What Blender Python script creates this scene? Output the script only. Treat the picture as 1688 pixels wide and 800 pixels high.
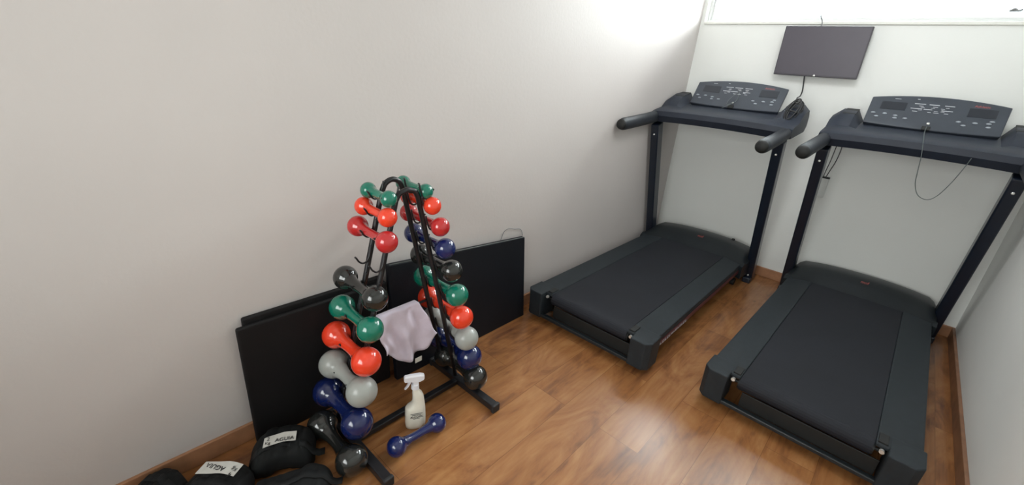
import bpy, bmesh, math, random
from mathutils import Vector, Matrix, Euler
from math import sin, cos, pi, radians

for o in list(bpy.data.objects):
    bpy.data.objects.remove(o, do_unlink=True)
SC = bpy.context.scene
COL = SC.collection

# ------------------------------------------------------------------ camera
cam_data = bpy.data.cameras.new('camera')
cam = bpy.data.objects.new('camera', cam_data)
COL.objects.link(cam)
cam_data.sensor_width = 36.0
cam_data.lens = 717.9253 / 1688 * 36.0
cam_data.clip_start = 0.02
cam.location = (1.5983, -3.9444, 1.4668)
cam.rotation_mode = 'XYZ'
cam.rotation_euler = (1.18710, -0.07900, 0.74840)
SC.camera = cam

# ------------------------------------------------------------------ light and exposure
SC.view_settings.view_transform = 'Standard'
SC.view_settings.look = 'None'
SC.view_settings.gamma = 1.0
SC.view_settings.exposure = 0.0
SC.view_settings.use_curve_mapping = False

world = bpy.data.worlds.new('sky')
SC.world = world
world.use_nodes = True
wn = world.node_tree
wn.nodes['Background'].inputs[0].default_value = (0.80, 0.90, 1.0, 1)
wn.nodes['Background'].inputs[1].default_value = 2.2


def area(name, loc, rot, sx, sy, power, color):
    l = bpy.data.lights.new(name, 'AREA')
    l.shape = 'RECTANGLE'
    l.size, l.size_y = sx, sy
    l.energy = power
    l.color = color
    o = bpy.data.objects.new(name, l)
    o.location = loc
    o.rotation_euler = rot
    COL.objects.link(o)
    return o


W = 2.17          # room width
YF = -5.3         # wall behind the camera
H = 2.62          # ceiling height
WZ0, WZ1 = 1.930, 2.50   # strip window in the back wall
# daylight outside the strip window (pointing into the room, -y)
area('daylight_back', (1.085, 0.42, 2.40), (radians(-90 + 26), 0, 0), 2.3, 0.80, 114, (0.93, 0.98, 1.0))
# the brightest part of the sky, seen through the left end of the strip window
area('bright_sky', (0.34, 0.36, 2.26), (radians(-90 + 22), 0, 0), 0.55, 0.50, 32, (0.96, 0.98, 1.0))
# fill light added outside a made-up window behind the camera (pointing +y)
area('fill_light_front', (1.15, YF - 0.30, 1.55), (radians(90), 0, 0), 1.7, 1.5, 68, (1.0, 0.965, 0.94))

# added fill light of an unseen ceiling lamp over the treadmills (the fixture itself is built with the room)
area('ceiling_fill_light', (1.10, -1.25, 2.555), (0, 0, 0), 0.55, 0.55, 13.5, (0.98, 0.99, 1.0))

# ------------------------------------------------------------------ materials
MATS = {}


def mat(name, col, rough=0.5, metal=0.0, spec=0.5, coat=0.0, coat_rough=0.1, noise=0.0, nscale=20.0, bump=0.0, bscale=200.0, sheen=0.0, trans=0.0, sss=0.0):
    if name in MATS:
        return MATS[name]
    m = bpy.data.materials.new(name)
    m.use_nodes = True
    nt = m.node_tree
    b = nt.nodes['Principled BSDF']
    b.inputs['Base Color'].default_value = (*col, 1)
    b.inputs['Roughness'].default_value = rough
    b.inputs['Metallic'].default_value = metal
    b.inputs['Specular IOR Level'].default_value = spec
    b.inputs['Coat Weight'].default_value = coat
    b.inputs['Coat Roughness'].default_value = coat_rough
    b.inputs['Sheen Weight'].default_value = sheen
    b.inputs['Transmission Weight'].default_value = trans
    if sss:
        b.inputs['Subsurface Weight'].default_value = sss
        b.inputs['Subsurface Radius'].default_value = (0.02, 0.02, 0.02)
    tc = nt.nodes.new('ShaderNodeTexCoord')
    if noise:
        n = nt.nodes.new('ShaderNodeTexNoise')
        n.inputs['Scale'].default_value = nscale
        n.inputs['Detail'].default_value = 5
        nt.links.new(tc.outputs['Object'], n.inputs['Vector'])
        r = nt.nodes.new('ShaderNodeValToRGB')
        r.color_ramp.elements[0].position = 0.3
        r.color_ramp.elements[1].position = 0.7
        r.color_ramp.elements[0].color = (*[c * (1 - noise) for c in col], 1)
        r.color_ramp.elements[1].color = (*[min(1, c * (1 + noise)) for c in col], 1)
        nt.links.new(n.outputs['Fac'], r.inputs['Fac'])
        nt.links.new(r.outputs['Color'], b.inputs['Base Color'])
    if bump:
        n2 = nt.nodes.new('ShaderNodeTexNoise')
        n2.inputs['Scale'].default_value = bscale
        n2.inputs['Detail'].default_value = 4
        nt.links.new(tc.outputs['Object'], n2.inputs['Vector'])
        bp = nt.nodes.new('ShaderNodeBump')
        bp.inputs['Strength'].default_value = bump
        bp.inputs['Distance'].default_value = 0.002
        nt.links.new(n2.outputs['Fac'], bp.inputs['Height'])
        nt.links.new(bp.outputs['Normal'], b.inputs['Normal'])
    MATS[name] = m
    return m


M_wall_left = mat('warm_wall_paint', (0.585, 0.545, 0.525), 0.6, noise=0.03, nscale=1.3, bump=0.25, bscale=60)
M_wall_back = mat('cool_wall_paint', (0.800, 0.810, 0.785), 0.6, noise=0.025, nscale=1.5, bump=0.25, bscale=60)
M_ceiling = mat('ceiling_paint', (0.84, 0.84, 0.82), 0.8, noise=0.02, nscale=2)
M_sill = mat('sill_white', (0.78, 0.78, 0.73), 0.45, noise=0.02)
M_alu = mat('white_aluminium', (0.72, 0.73, 0.72), 0.35, noise=0.02)
M_latch = mat('grey_latch', (0.20, 0.20, 0.20), 0.4, noise=0.05)
M_deck = mat('treadmill_blue_black', (0.0124, 0.0167, 0.0198), 0.42, spec=0.45, noise=0.12, nscale=9, bump=0.2, bscale=500)
M_rail = mat('treadmill_rail_grip', (0.0167, 0.0236, 0.0294), 0.55, spec=0.4, noise=0.15, nscale=30, bump=0.5, bscale=900)
M_belt = mat('belt_rubber', (0.0127, 0.0149, 0.0214), 0.62, spec=0.35, noise=0.12, nscale=6, bump=0.5, bscale=1300)
M_under = mat('underside_black', (0.007, 0.008, 0.008), 0.6, noise=0.1)
M_post = mat('post_gloss_black', (0.0063, 0.0112, 0.0218), 0.28, spec=0.6, noise=0.1)
M_plastic = mat('console_plastic', (0.0294, 0.0364, 0.0518), 0.42, spec=0.45, noise=0.1, nscale=14, bump=0.2, bscale=700)
M_plastic_dark = mat('console_housing_plastic', (0.0183, 0.0238, 0.0379), 0.48, spec=0.4, noise=0.1, nscale=14, bump=0.25, bscale=700)
M_panel_face = mat('console_overlay', (0.0394, 0.0470, 0.0625), 0.38, spec=0.45, noise=0.1, nscale=10)
M_grip = mat('handle_foam', (0.0120, 0.0156, 0.0228), 0.5, spec=0.4, noise=0.1, bump=0.5, bscale=600)
M_screen = mat('dark_display', (0.014, 0.017, 0.026), 0.3, spec=0.4, noise=0.05)
M_print = mat('white_print', (0.55, 0.57, 0.60), 0.5, noise=0.05)
M_button = mat('button_grey', (0.30, 0.33, 0.37), 0.45, noise=0.1)
M_redprint = mat('red_print', (0.40, 0.085, 0.075), 0.5, noise=0.05)
M_red_stripe = mat('dark_red_stripe', (0.11, 0.025, 0.030), 0.45, noise=0.2, nscale=60)
M_screw = mat('bright_screw', (0.75, 0.75, 0.72), 0.25, metal=0.6, noise=0.03)
M_tvbez = mat('screen_bezel', (0.055, 0.050, 0.062), 0.4, noise=0.05)
M_tv = mat('television_screen', (0.0775, 0.0682, 0.0868), 0.38, spec=0.5, noise=0.02)
M_cable = mat('black_cable', (0.018, 0.018, 0.020), 0.5, noise=0.05)
M_cable_grey = mat('grey_cable', (0.22, 0.23, 0.24), 0.5, noise=0.05)
M_cord = mat('thin_grey_cord', (0.10, 0.12, 0.12), 0.6, noise=0.05)
M_rack = mat('rack_black_paint', (0.012, 0.012, 0.014), 0.35, spec=0.5, noise=0.1, nscale=30)
M_cap = mat('rubber_end_cap', (0.016, 0.016, 0.017), 0.6, noise=0.1)
M_vinyl = mat('black_vinyl', (0.0055, 0.0052, 0.0058), 0.62, spec=0.3, noise=0.15, nscale=8, bump=0.3, bscale=300)
M_vinyl2 = mat('blue_black_vinyl', (0.0048, 0.0060, 0.0095), 0.55, spec=0.3, noise=0.15, nscale=8, bump=0.3, bscale=300)
M_trim_g = mat('board_edge_grey', (0.10, 0.11, 0.105), 0.45, noise=0.1)
M_nylon = mat('black_nylon', (0.0075, 0.0085, 0.009), 0.75, noise=0.2, nscale=40, bump=0.8, bscale=900, spec=0.3)
M_strap = mat('nylon_webbing', (0.011, 0.012, 0.013), 0.65, noise=0.2, nscale=90, bump=0.8, bscale=1500, spec=0.3)
M_label = mat('white_label', (0.62, 0.61, 0.57), 0.6, noise=0.06, nscale=60)
M_ink = mat('black_ink', (0.015, 0.015, 0.017), 0.6, noise=0.05)
M_cloth = mat('lilac_towel', (0.80, 0.72, 0.84), 0.9, noise=0.05, nscale=25, bump=0.7, bscale=500, sheen=0.3, spec=0.1)
M_tag = mat('towel_tag', (0.72, 0.72, 0.66), 0.8, noise=0.05)
M_bottle = mat('translucent_bottle', (0.74, 0.71, 0.62), 0.35, spec=0.4, noise=0.04, nscale=20, sss=0.3)
M_trigger = mat('white_trigger_plastic', (0.74, 0.74, 0.78), 0.4, noise=0.03)
M_socket = mat('socket_white', (0.70, 0.72, 0.70), 0.4, noise=0.03)


def vinyl(name, col):
    return mat(name, col, 0.16, spec=0.5, coat=0.6, coat_rough=0.06, noise=0.06, nscale=12, bump=0.15, bscale=90)


DB = dict(
    green=vinyl('vinyl_green', (0.004, 0.155, 0.100)),
    orange=vinyl('vinyl_orange', (0.78, 0.050, 0.018)),
    red=vinyl('vinyl_red', (0.46, 0.020, 0.022)),
    blue=vinyl('vinyl_blue', (0.006, 0.014, 0.090)),
    navy=vinyl('vinyl_navy', (0.005, 0.012, 0.075)),
    black=vinyl('vinyl_black', (0.014, 0.015, 0.014)),
    grey=mat('vinyl_grey', (0.33, 0.345, 0.325), 0.28, spec=0.5, noise=0.05, nscale=14, bump=0.15, bscale=90),
)


def floor_material(name, c_dark, c_mid, c_light, rough):
    m = bpy.data.materials.new(name)
    m.use_nodes = True
    nt = m.node_tree
    N, L = nt.nodes, nt.links
    b = N['Principled BSDF']
    tc = N.new('ShaderNodeTexCoord')
    mp = N.new('ShaderNodeMapping')
    mp.inputs['Rotation'].default_value = (0, 0, radians(90))
    L.new(tc.outputs['Object'], mp.inputs['Vector'])
    # planks run along y
    br = N.new('ShaderNodeTexBrick')
    br.offset = 0.37
    br.inputs['Scale'].default_value = 1.0
    br.inputs['Brick Width'].default_value = 1.25
    br.inputs['Row Height'].default_value = 0.19
    br.inputs['Mortar Size'].default_value = 0.0011
    br.inputs['Mortar Smooth'].default_value = 0.2
    br.inputs['Color1'].default_value = (0.25, 0.25, 0.25, 1)
    br.inputs['Color2'].default_value = (0.75, 0.75, 0.75, 1)
    br.inputs['Mortar'].default_value = (0.5, 0.5, 0.5, 1)
    L.new(mp.outputs['Vector'], br.inputs['Vector'])
    # figure of the wood: blotches stretched along the plank, shifted per plank
    sh = N.new('ShaderNodeVectorMath'); sh.operation = 'SCALE'
    sh.inputs['Scale'].default_value = 7.0
    L.new(br.outputs['Color'], sh.inputs[0])
    ad = N.new('ShaderNodeVectorMath'); ad.operation = 'ADD'
    mp2 = N.new('ShaderNodeMapping')
    mp2.inputs['Scale'].default_value = (5.0, 1.7, 1.0)
    L.new(tc.outputs['Object'], mp2.inputs['Vector'])
    L.new(mp2.outputs['Vector'], ad.inputs[0])
    L.new(sh.outputs['Vector'], ad.inputs[1])
    n1 = N.new('ShaderNodeTexNoise')
    n1.inputs['Scale'].default_value = 1.25
    n1.inputs['Detail'].default_value = 6
    n1.inputs['Roughness'].default_value = 0.6
    n1.inputs['Distortion'].default_value = 1.6
    L.new(ad.outputs['Vector'], n1.inputs['Vector'])
    mp3 = N.new('ShaderNodeMapping')
    mp3.inputs['Scale'].default_value = (60.0, 2.6, 1.0)
    L.new(tc.outputs['Object'], mp3.inputs['Vector'])
    n2 = N.new('ShaderNodeTexNoise')
    n2.inputs['Scale'].default_value = 1.0
    n2.inputs['Detail'].default_value = 5
    L.new(mp3.outputs['Vector'], n2.inputs['Vector'])
    r = N.new('ShaderNodeValToRGB')
    e = r.color_ramp.elements
    e[0].position, e[0].color = 0.30, (*c_dark, 1)
    e[1].position, e[1].color = 0.72, (*c_light, 1)
    mid = e.new(0.48); mid.color = (*c_mid, 1)
    mixf = N.new('ShaderNodeMix'); mixf.data_type = 'FLOAT'
    mixf.inputs[0].default_value = 0.24
    L.new(n1.outputs['Fac'], mixf.inputs[2]); L.new(n2.outputs['Fac'], mixf.inputs[3])
    # per-plank tone
    sep = N.new('ShaderNodeSeparateColor'); L.new(br.outputs['Color'], sep.inputs[0])
    mm = N.new('ShaderNodeMath'); mm.operation = 'MULTIPLY_ADD'
    mm.inputs[1].default_value = 0.12; mm.inputs[2].default_value = -0.06
    L.new(sep.outputs[0], mm.inputs[0])
    aa = N.new('ShaderNodeMath'); aa.operation = 'ADD'
    L.new(mixf.outputs[0], aa.inputs[0]); L.new(mm.outputs[0], aa.inputs[1])
    L.new(aa.outputs[0], r.inputs['Fac'])
    # seams
    mx = N.new('ShaderNodeMix'); mx.data_type = 'RGBA'
    mx.inputs[7].default_value = (*[c * 0.62 for c in c_mid], 1)
    L.new(br.outputs['Fac'], mx.inputs[0]); L.new(r.outputs['Color'], mx.inputs[6])
    # small knots
    vo = N.new('ShaderNodeTexVoronoi'); vo.inputs['Scale'].default_value = 1.0
    mp4 = N.new('ShaderNodeMapping'); mp4.inputs['Scale'].default_value = (7.5, 3.6, 1)
    L.new(tc.outputs['Object'], mp4.inputs['Vector']); L.new(mp4.outputs['Vector'], vo.inputs['Vector'])
    rk = N.new('ShaderNodeValToRGB')
    rk.color_ramp.elements[0].position = 0.03; rk.color_ramp.elements[0].color = (0.55, 0.55, 0.55, 1)
    rk.color_ramp.elements[1].position = 0.11; rk.color_ramp.elements[1].color = (0, 0, 0, 1)
    L.new(vo.outputs['Distance'], rk.inputs['Fac'])
    mk = N.new('ShaderNodeMix'); mk.data_type = 'RGBA'
    mk.inputs[7].default_value = (*[c * 0.75 for c in c_dark], 1)
    L.new(rk.outputs['Color'], mk.inputs[0]); L.new(mx.outputs[2], mk.inputs[6])
    L.new(mk.outputs[2], b.inputs['Base Color'])
    b.inputs['Roughness'].default_value = rough
    b.inputs['Specular IOR Level'].default_value = 0.5
    bp = N.new('ShaderNodeBump'); bp.inputs['Strength'].default_value = 0.12; bp.inputs['Distance'].default_value = 0.001
    L.new(n2.outputs['Fac'], bp.inputs['Height']); L.new(bp.outputs['Normal'], b.inputs['Normal'])
    return m


M_floor = floor_material('laminate_floor', (0.135, 0.052, 0.026), (0.300, 0.126, 0.044), (0.440, 0.215, 0.085), 0.24)
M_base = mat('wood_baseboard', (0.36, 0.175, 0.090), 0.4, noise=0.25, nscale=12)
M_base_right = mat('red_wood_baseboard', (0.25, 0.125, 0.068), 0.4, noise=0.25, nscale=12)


def glass_material():
    m = bpy.data.materials.new('window_glass')
    m.use_nodes = True
    nt = m.node_tree
    N, L = nt.nodes, nt.links
    for n in list(N):
        N.remove(n)
    out = N.new('ShaderNodeOutputMaterial')
    tr = N.new('ShaderNodeBsdfTransparent'); tr.inputs[0].default_value = (0.96, 0.98, 0.97, 1)
    gl = N.new('ShaderNodeBsdfGlossy'); gl.inputs['Roughness'].default_value = 0.02
    fr = N.new('ShaderNodeFresnel'); fr.inputs[0].default_value = 1.45
    mx = N.new('ShaderNodeMixShader')
    L.new(fr.outputs[0], mx.inputs[0]); L.new(tr.outputs[0], mx.inputs[1]); L.new(gl.outputs[0], mx.inputs[2])
    L.new(mx.outputs[0], out.inputs[0])
    return m


M_glass = glass_material()

# ------------------------------------------------------------------ geometry helpers


def obj(name, bm, m, parent=None, smooth=False, bevel=0.0, bseg=2, loc=None, sub=0, solid=0.0):
    me = bpy.data.meshes.new(name)
    bmesh.ops.recalc_face_normals(bm, faces=bm.faces)
    bm.to_mesh(me)
    bm.free()
    me.materials.append(m)
    if smooth:
        for p in me.polygons:
            p.use_smooth = True
    o = bpy.data.objects.new(name, me)
    COL.objects.link(o)
    if parent:
        o.parent = parent
    if loc is not None:
        o.location = loc
    if solid:
        s = o.modifiers.new('solid', 'SOLIDIFY'); s.thickness = solid; s.offset = 0
    if bevel:
        b = o.modifiers.new('bevel', 'BEVEL'); b.width = bevel; b.segments = bseg; b.limit_method = 'ANGLE'; b.angle_limit = radians(40)
    if sub:
        s = o.modifiers.new('sub', 'SUBSURF'); s.levels = sub; s.render_levels = sub
    return o


def tag(o, label, cat, group=None):
    o['label'] = label
    o['category'] = cat
    if group:
        o['group'] = group
    return o


def thing(name, label, cat, loc=(0, 0, 0), rotz=0.0, group=None):
    o = bpy.data.objects.new(name, None)
    o.empty_display_size = 0.05
    COL.objects.link(o)
    o.location = loc
    o.rotation_euler = (0, 0, rotz)
    return tag(o, label, cat, group)


def struct(name, bm, m, parent=None, **k):
    o = obj(name, bm, m, parent, **k)
    if parent is None:
        o['kind'] = 'structure'
    return o


def add_box(bm, x0, x1, y0, y1, z0, z1, mtx=None):
    vs = [bm.verts.new((x, y, z)) for x in (x0, x1) for y in (y0, y1) for z in (z0, z1)]
    if mtx is not None:
        for v in vs:
            v.co = mtx @ v.co
    for f in ((0, 1, 3, 2), (4, 6, 7, 5), (0, 4, 5, 1), (2, 3, 7, 6), (0, 2, 6, 4), (1, 5, 7, 3)):
        bm.faces.new([vs[i] for i in f])
    return vs


def box(*a, mtx=None):
    bm = bmesh.new()
    add_box(bm, *a, mtx=mtx)
    return bm


def smooth_path(pts, n=8):
    """Catmull-Rom through pts"""
    P = [Vector(p) for p in pts]
    P = [P[0] * 2 - P[1]] + P + [P[-1] * 2 - P[-2]]
    out = []
    for i in range(1, len(P) - 2):
        a, b, c, d = P[i - 1:i + 3]
        for k in range(n):
            t = k / n
            out.append(0.5 * ((2 * b) + (c - a) * t + (2 * a - 5 * b + 4 * c - d) * t * t + (3 * b - a - 3 * c + d) * t ** 3))
    out.append(P[-2])
    return out


def add_tube(bm, pts, r, seg=10, cap=True, sx=1.0):
    P = [Vector(p) for p in pts]
    n = len(P)
    rr = r if isinstance(r, (list, tuple)) else [r] * n
    T = []
    for i in range(n):
        t = (P[min(i + 1, n - 1)] - P[max(i - 1, 0)])
        T.append(t.normalized())
    up = Vector((0, 0, 1)) if abs(T[0].z) < 0.9 else Vector((1, 0, 0))
    N = (up - T[0] * up.dot(T[0])).normalized()
    rings = []
    for i in range(n):
        N = (N - T[i] * N.dot(T[i])).normalized()
        B = T[i].cross(N)
        rings.append([bm.verts.new(P[i] + (N * cos(2 * pi * k / seg) + B * sin(2 * pi * k / seg) * sx) * rr[i]) for k in range(seg)])
    for i in range(n - 1):
        for k in range(seg):
            bm.faces.new([rings[i][k], rings[i][(k + 1) % seg], rings[i + 1][(k + 1) % seg], rings[i + 1][k]])
    if cap:
        bm.faces.new(rings[0][::-1])
        bm.faces.new(rings[-1])


def tube(pts, r, seg=10, sx=1.0):
    bm = bmesh.new()
    add_tube(bm, pts, r, seg, sx=sx)
    return bm


def lathe(profile, seg=24, axis='x'):
    """profile: list of (t, radius) along axis; ends may have radius 0"""
    bm = bmesh.new()
    rings = []
    for t, r in profile:
        if r < 1e-6:
            rings.append([bm.verts.new((t, 0, 0) if axis == 'x' else (0, 0, t))])
        else:
            ring = []
            for k in range(seg):
                a = 2 * pi * k / seg
                ring.append(bm.verts.new((t, r * cos(a), r * sin(a)) if axis == 'x' else (r * cos(a), r * sin(a), t)))
            rings.append(ring)
    for a, b in zip(rings, rings[1:]):
        for k in range(seg):
            k2 = (k + 1) % seg
            if len(a) == 1:
                bm.faces.new([a[0], b[k], b[k2]])
            elif len(b) == 1:
                bm.faces.new([a[k], b[0], a[k2]])
            else:
                bm.faces.new([a[k], b[k], b[k2], a[k2]])
    return bm


def prism_x(poly, x0, x1):
    """extrude polygon of (y,z) from x0 to x1"""
    bm = bmesh.new()
    a = [bm.verts.new((x0, y, z)) for y, z in poly]
    b = [bm.verts.new((x1, y, z)) for y, z in poly]
    n = len(poly)
    bm.faces.new(a)
    bm.faces.new(b[::-1])
    for i in range(n):
        bm.faces.new([a[i], a[(i + 1) % n], b[(i + 1) % n], b[i]])
    return bm


def prism_z(poly, z0, z1):
    bm = bmesh.new()
    a = [bm.verts.new((x, y, z0)) for x, y in poly]
    b = [bm.verts.new((x, y, z1)) for x, y in poly]
    n = len(poly)
    bm.faces.new(a)
    bm.faces.new(b[::-1])
    for i in range(n):
        bm.faces.new([a[i], a[(i + 1) % n], b[(i + 1) % n], b[i]])
    return bm


def loft(sections, cap=True):
    bm = bmesh.new()
    R = [[bm.verts.new(p) for p in s] for s in sections]
    n = len(R[0])
    for a, b in zip(R, R[1:]):
        for i in range(n):
            bm.faces.new([a[i], a[(i + 1) % n], b[(i + 1) % n], b[i]])
    if cap:
        bm.faces.new(R[0])
        bm.faces.new(R[-1][::-1])
    return bm


def text_bm(s, size, mtx, extrude=0.0004):
    cu = bpy.data.curves.new('txt', 'FONT')
    cu.body = s
    cu.size = size
    cu.extrude = extrude
    cu.align_x = 'CENTER'
    cu.align_y = 'CENTER'
    to = bpy.data.objects.new('txt', cu)
    COL.objects.link(to)
    dg = bpy.context.evaluated_depsgraph_get()
    dg.update()
    me = bpy.data.meshes.new_from_object(to.evaluated_get(dg))
    bm = bmesh.new()
    bm.from_mesh(me)
    bm.transform(mtx)
    bpy.data.objects.remove(to, do_unlink=True)
    bpy.data.curves.remove(cu)
    bpy.data.meshes.remove(me)
    return bm


def join_bm(a, b):
    me = bpy.data.meshes.new('tmp')
    b.to_mesh(me)
    b.free()
    a.from_mesh(me)
    bpy.data.meshes.remove(me)
    return a


# ------------------------------------------------------------------ the room
T = 0.14
struct('floor', box(-T, W + T, YF - T, T, -0.08, 0.0), M_floor)
struct('ceiling', box(-T, W + T, YF - T, T, H, H + 0.1), M_ceiling)
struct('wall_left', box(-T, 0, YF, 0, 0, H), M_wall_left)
struct('wall_right', box(W, W + T, YF, 0, 0, H), M_wall_back)
bm = bmesh.new()
WX0, WX1 = 0.03, W - 0.03
add_box(bm, -T, W + T, 0, T, 0, WZ0)
add_box(bm, -T, W + T, 0, T, WZ1, H)
add_box(bm, -T, WX0, 0, T, WZ0, WZ1)
add_box(bm, WX1, W + T, 0, T, WZ0, WZ1)
struct('wall_back', bm, M_wall_back)
# wall behind the camera with an opening for the added fill window
FX0, FX1, FZ0, FZ1 = 0.35, 1.95, 0.85, 2.25
bm = bmesh.new()
add_box(bm, -T, W + T, YF - T, YF, 0, FZ0)
add_box(bm, -T, W + T, YF - T, YF, FZ1, H)
add_box(bm, -T, FX0, YF - T, YF, FZ0, FZ1)
add_box(bm, FX1, W + T, YF - T, YF, FZ0, FZ1)
struct('wall_front', bm, M_wall_back)


lamp = thing('ceiling_fill_lamp', 'added square flat white fill lamp, out of view on the ceiling over the treadmills', 'lamp', (1.10, -1.25, H - 0.001))  # unseen fixture, added to go with the ceiling fill light
obj('housing', box(-0.31, 0.31, -0.31, 0.31, -0.05, 0.0), M_sill, lamp, bevel=0.006)


def window(name, x0, x1, z0, z1, y, ns, latch=None):
    """white aluminium frame with ns sashes, glass panes, in a wall opening"""
    w = 0.018
    bm = bmesh.new()
    add_box(bm, x0, x1, y - 0.03, y + 0.03, z0, z0 + w)
    add_box(bm, x0, x1, y - 0.03, y + 0.03, z1 - w, z1)
    add_box(bm, x0, x0 + w, y - 0.03, y + 0.03, z0 + w, z1 - w)
    add_box(bm, x1 - w, x1, y - 0.03, y + 0.03, z0 + w, z1 - w)
    root = struct(name, bm, M_alu, bevel=0.003)
    step = (x1 - x0 - 2 * w) / ns
    for i in range(ns):
        a = x0 + w + i * step
        b = a + step
        s = bmesh.new()
        t = 0.014
        for q in ((a, b, z0 + w, z0 + w + t), (a, b, z1 - w - t, z1 - w), (a, a + t, z0 + w + t, z1 - w - t), (b - t, b, z0 + w + t, z1 - w - t)):
            add_box(s, q[0] + 0.0005, q[1] - 0.0005, y - 0.014, y + 0.014, q[2], q[3])
        so = obj('sash', s, M_alu, root, bevel=0.002)
        obj('pane', box(a + t, b - t, y - 0.002, y + 0.002, z0 + w + t, z1 - w - t), M_glass, so)
    return root


win = window('window_1', WX0, WX1, WZ0, WZ1, 0.09, 1)
# small latch on the sash near the right end
lb = bmesh.new()
add_box(lb, 1.750, 1.800, 0.052, 0.0595, 1.988, 1.996, mtx=None)
add_tube(lb, smooth_path([(1.752, 0.050, 1.990), (1.770, 0.046, 2.000), (1.786, 0.046, 1.990), (1.802, 0.050, 1.996)]), 0.0045, 8)
obj('latch', lb, M_latch, win, smooth=True)
window('added_fill_window', FX0, FX1, FZ0, FZ1, YF - 0.06, 2)  # unseen window, added so the front fill light can enter
struct('trim_1', box(WX0 + 0.001, WX1 - 0.001, -0.012, 0.058, WZ0 - 0.02, WZ0 - 0.0005), M_sill, bevel=0.004)

# baseboards
BH = 0.078


def baseboard(name, poly_fn, m):
    return struct(name, poly_fn, m, bevel=0.003)


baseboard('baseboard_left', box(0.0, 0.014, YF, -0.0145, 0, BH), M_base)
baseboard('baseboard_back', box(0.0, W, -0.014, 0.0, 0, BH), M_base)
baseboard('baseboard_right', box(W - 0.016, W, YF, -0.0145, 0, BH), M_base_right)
baseboard('baseboard_front', box(0.0145, W - 0.0165, YF, YF + 0.014, 0, BH), M_base)

# ------------------------------------------------------------------ treadmills


def stroke_marks(spots, h, mtx_fn, depth=0.0006):
    bm = bmesh.new()
    for (cx, cy, w, hh) in spots:
        vs = add_box(bm, cx - w / 2, cx + w / 2, cy - hh / 2, cy + hh / 2, h, h + depth)
        for v in vs:
            v.co = mtx_fn(v.co)
    return bm


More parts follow.
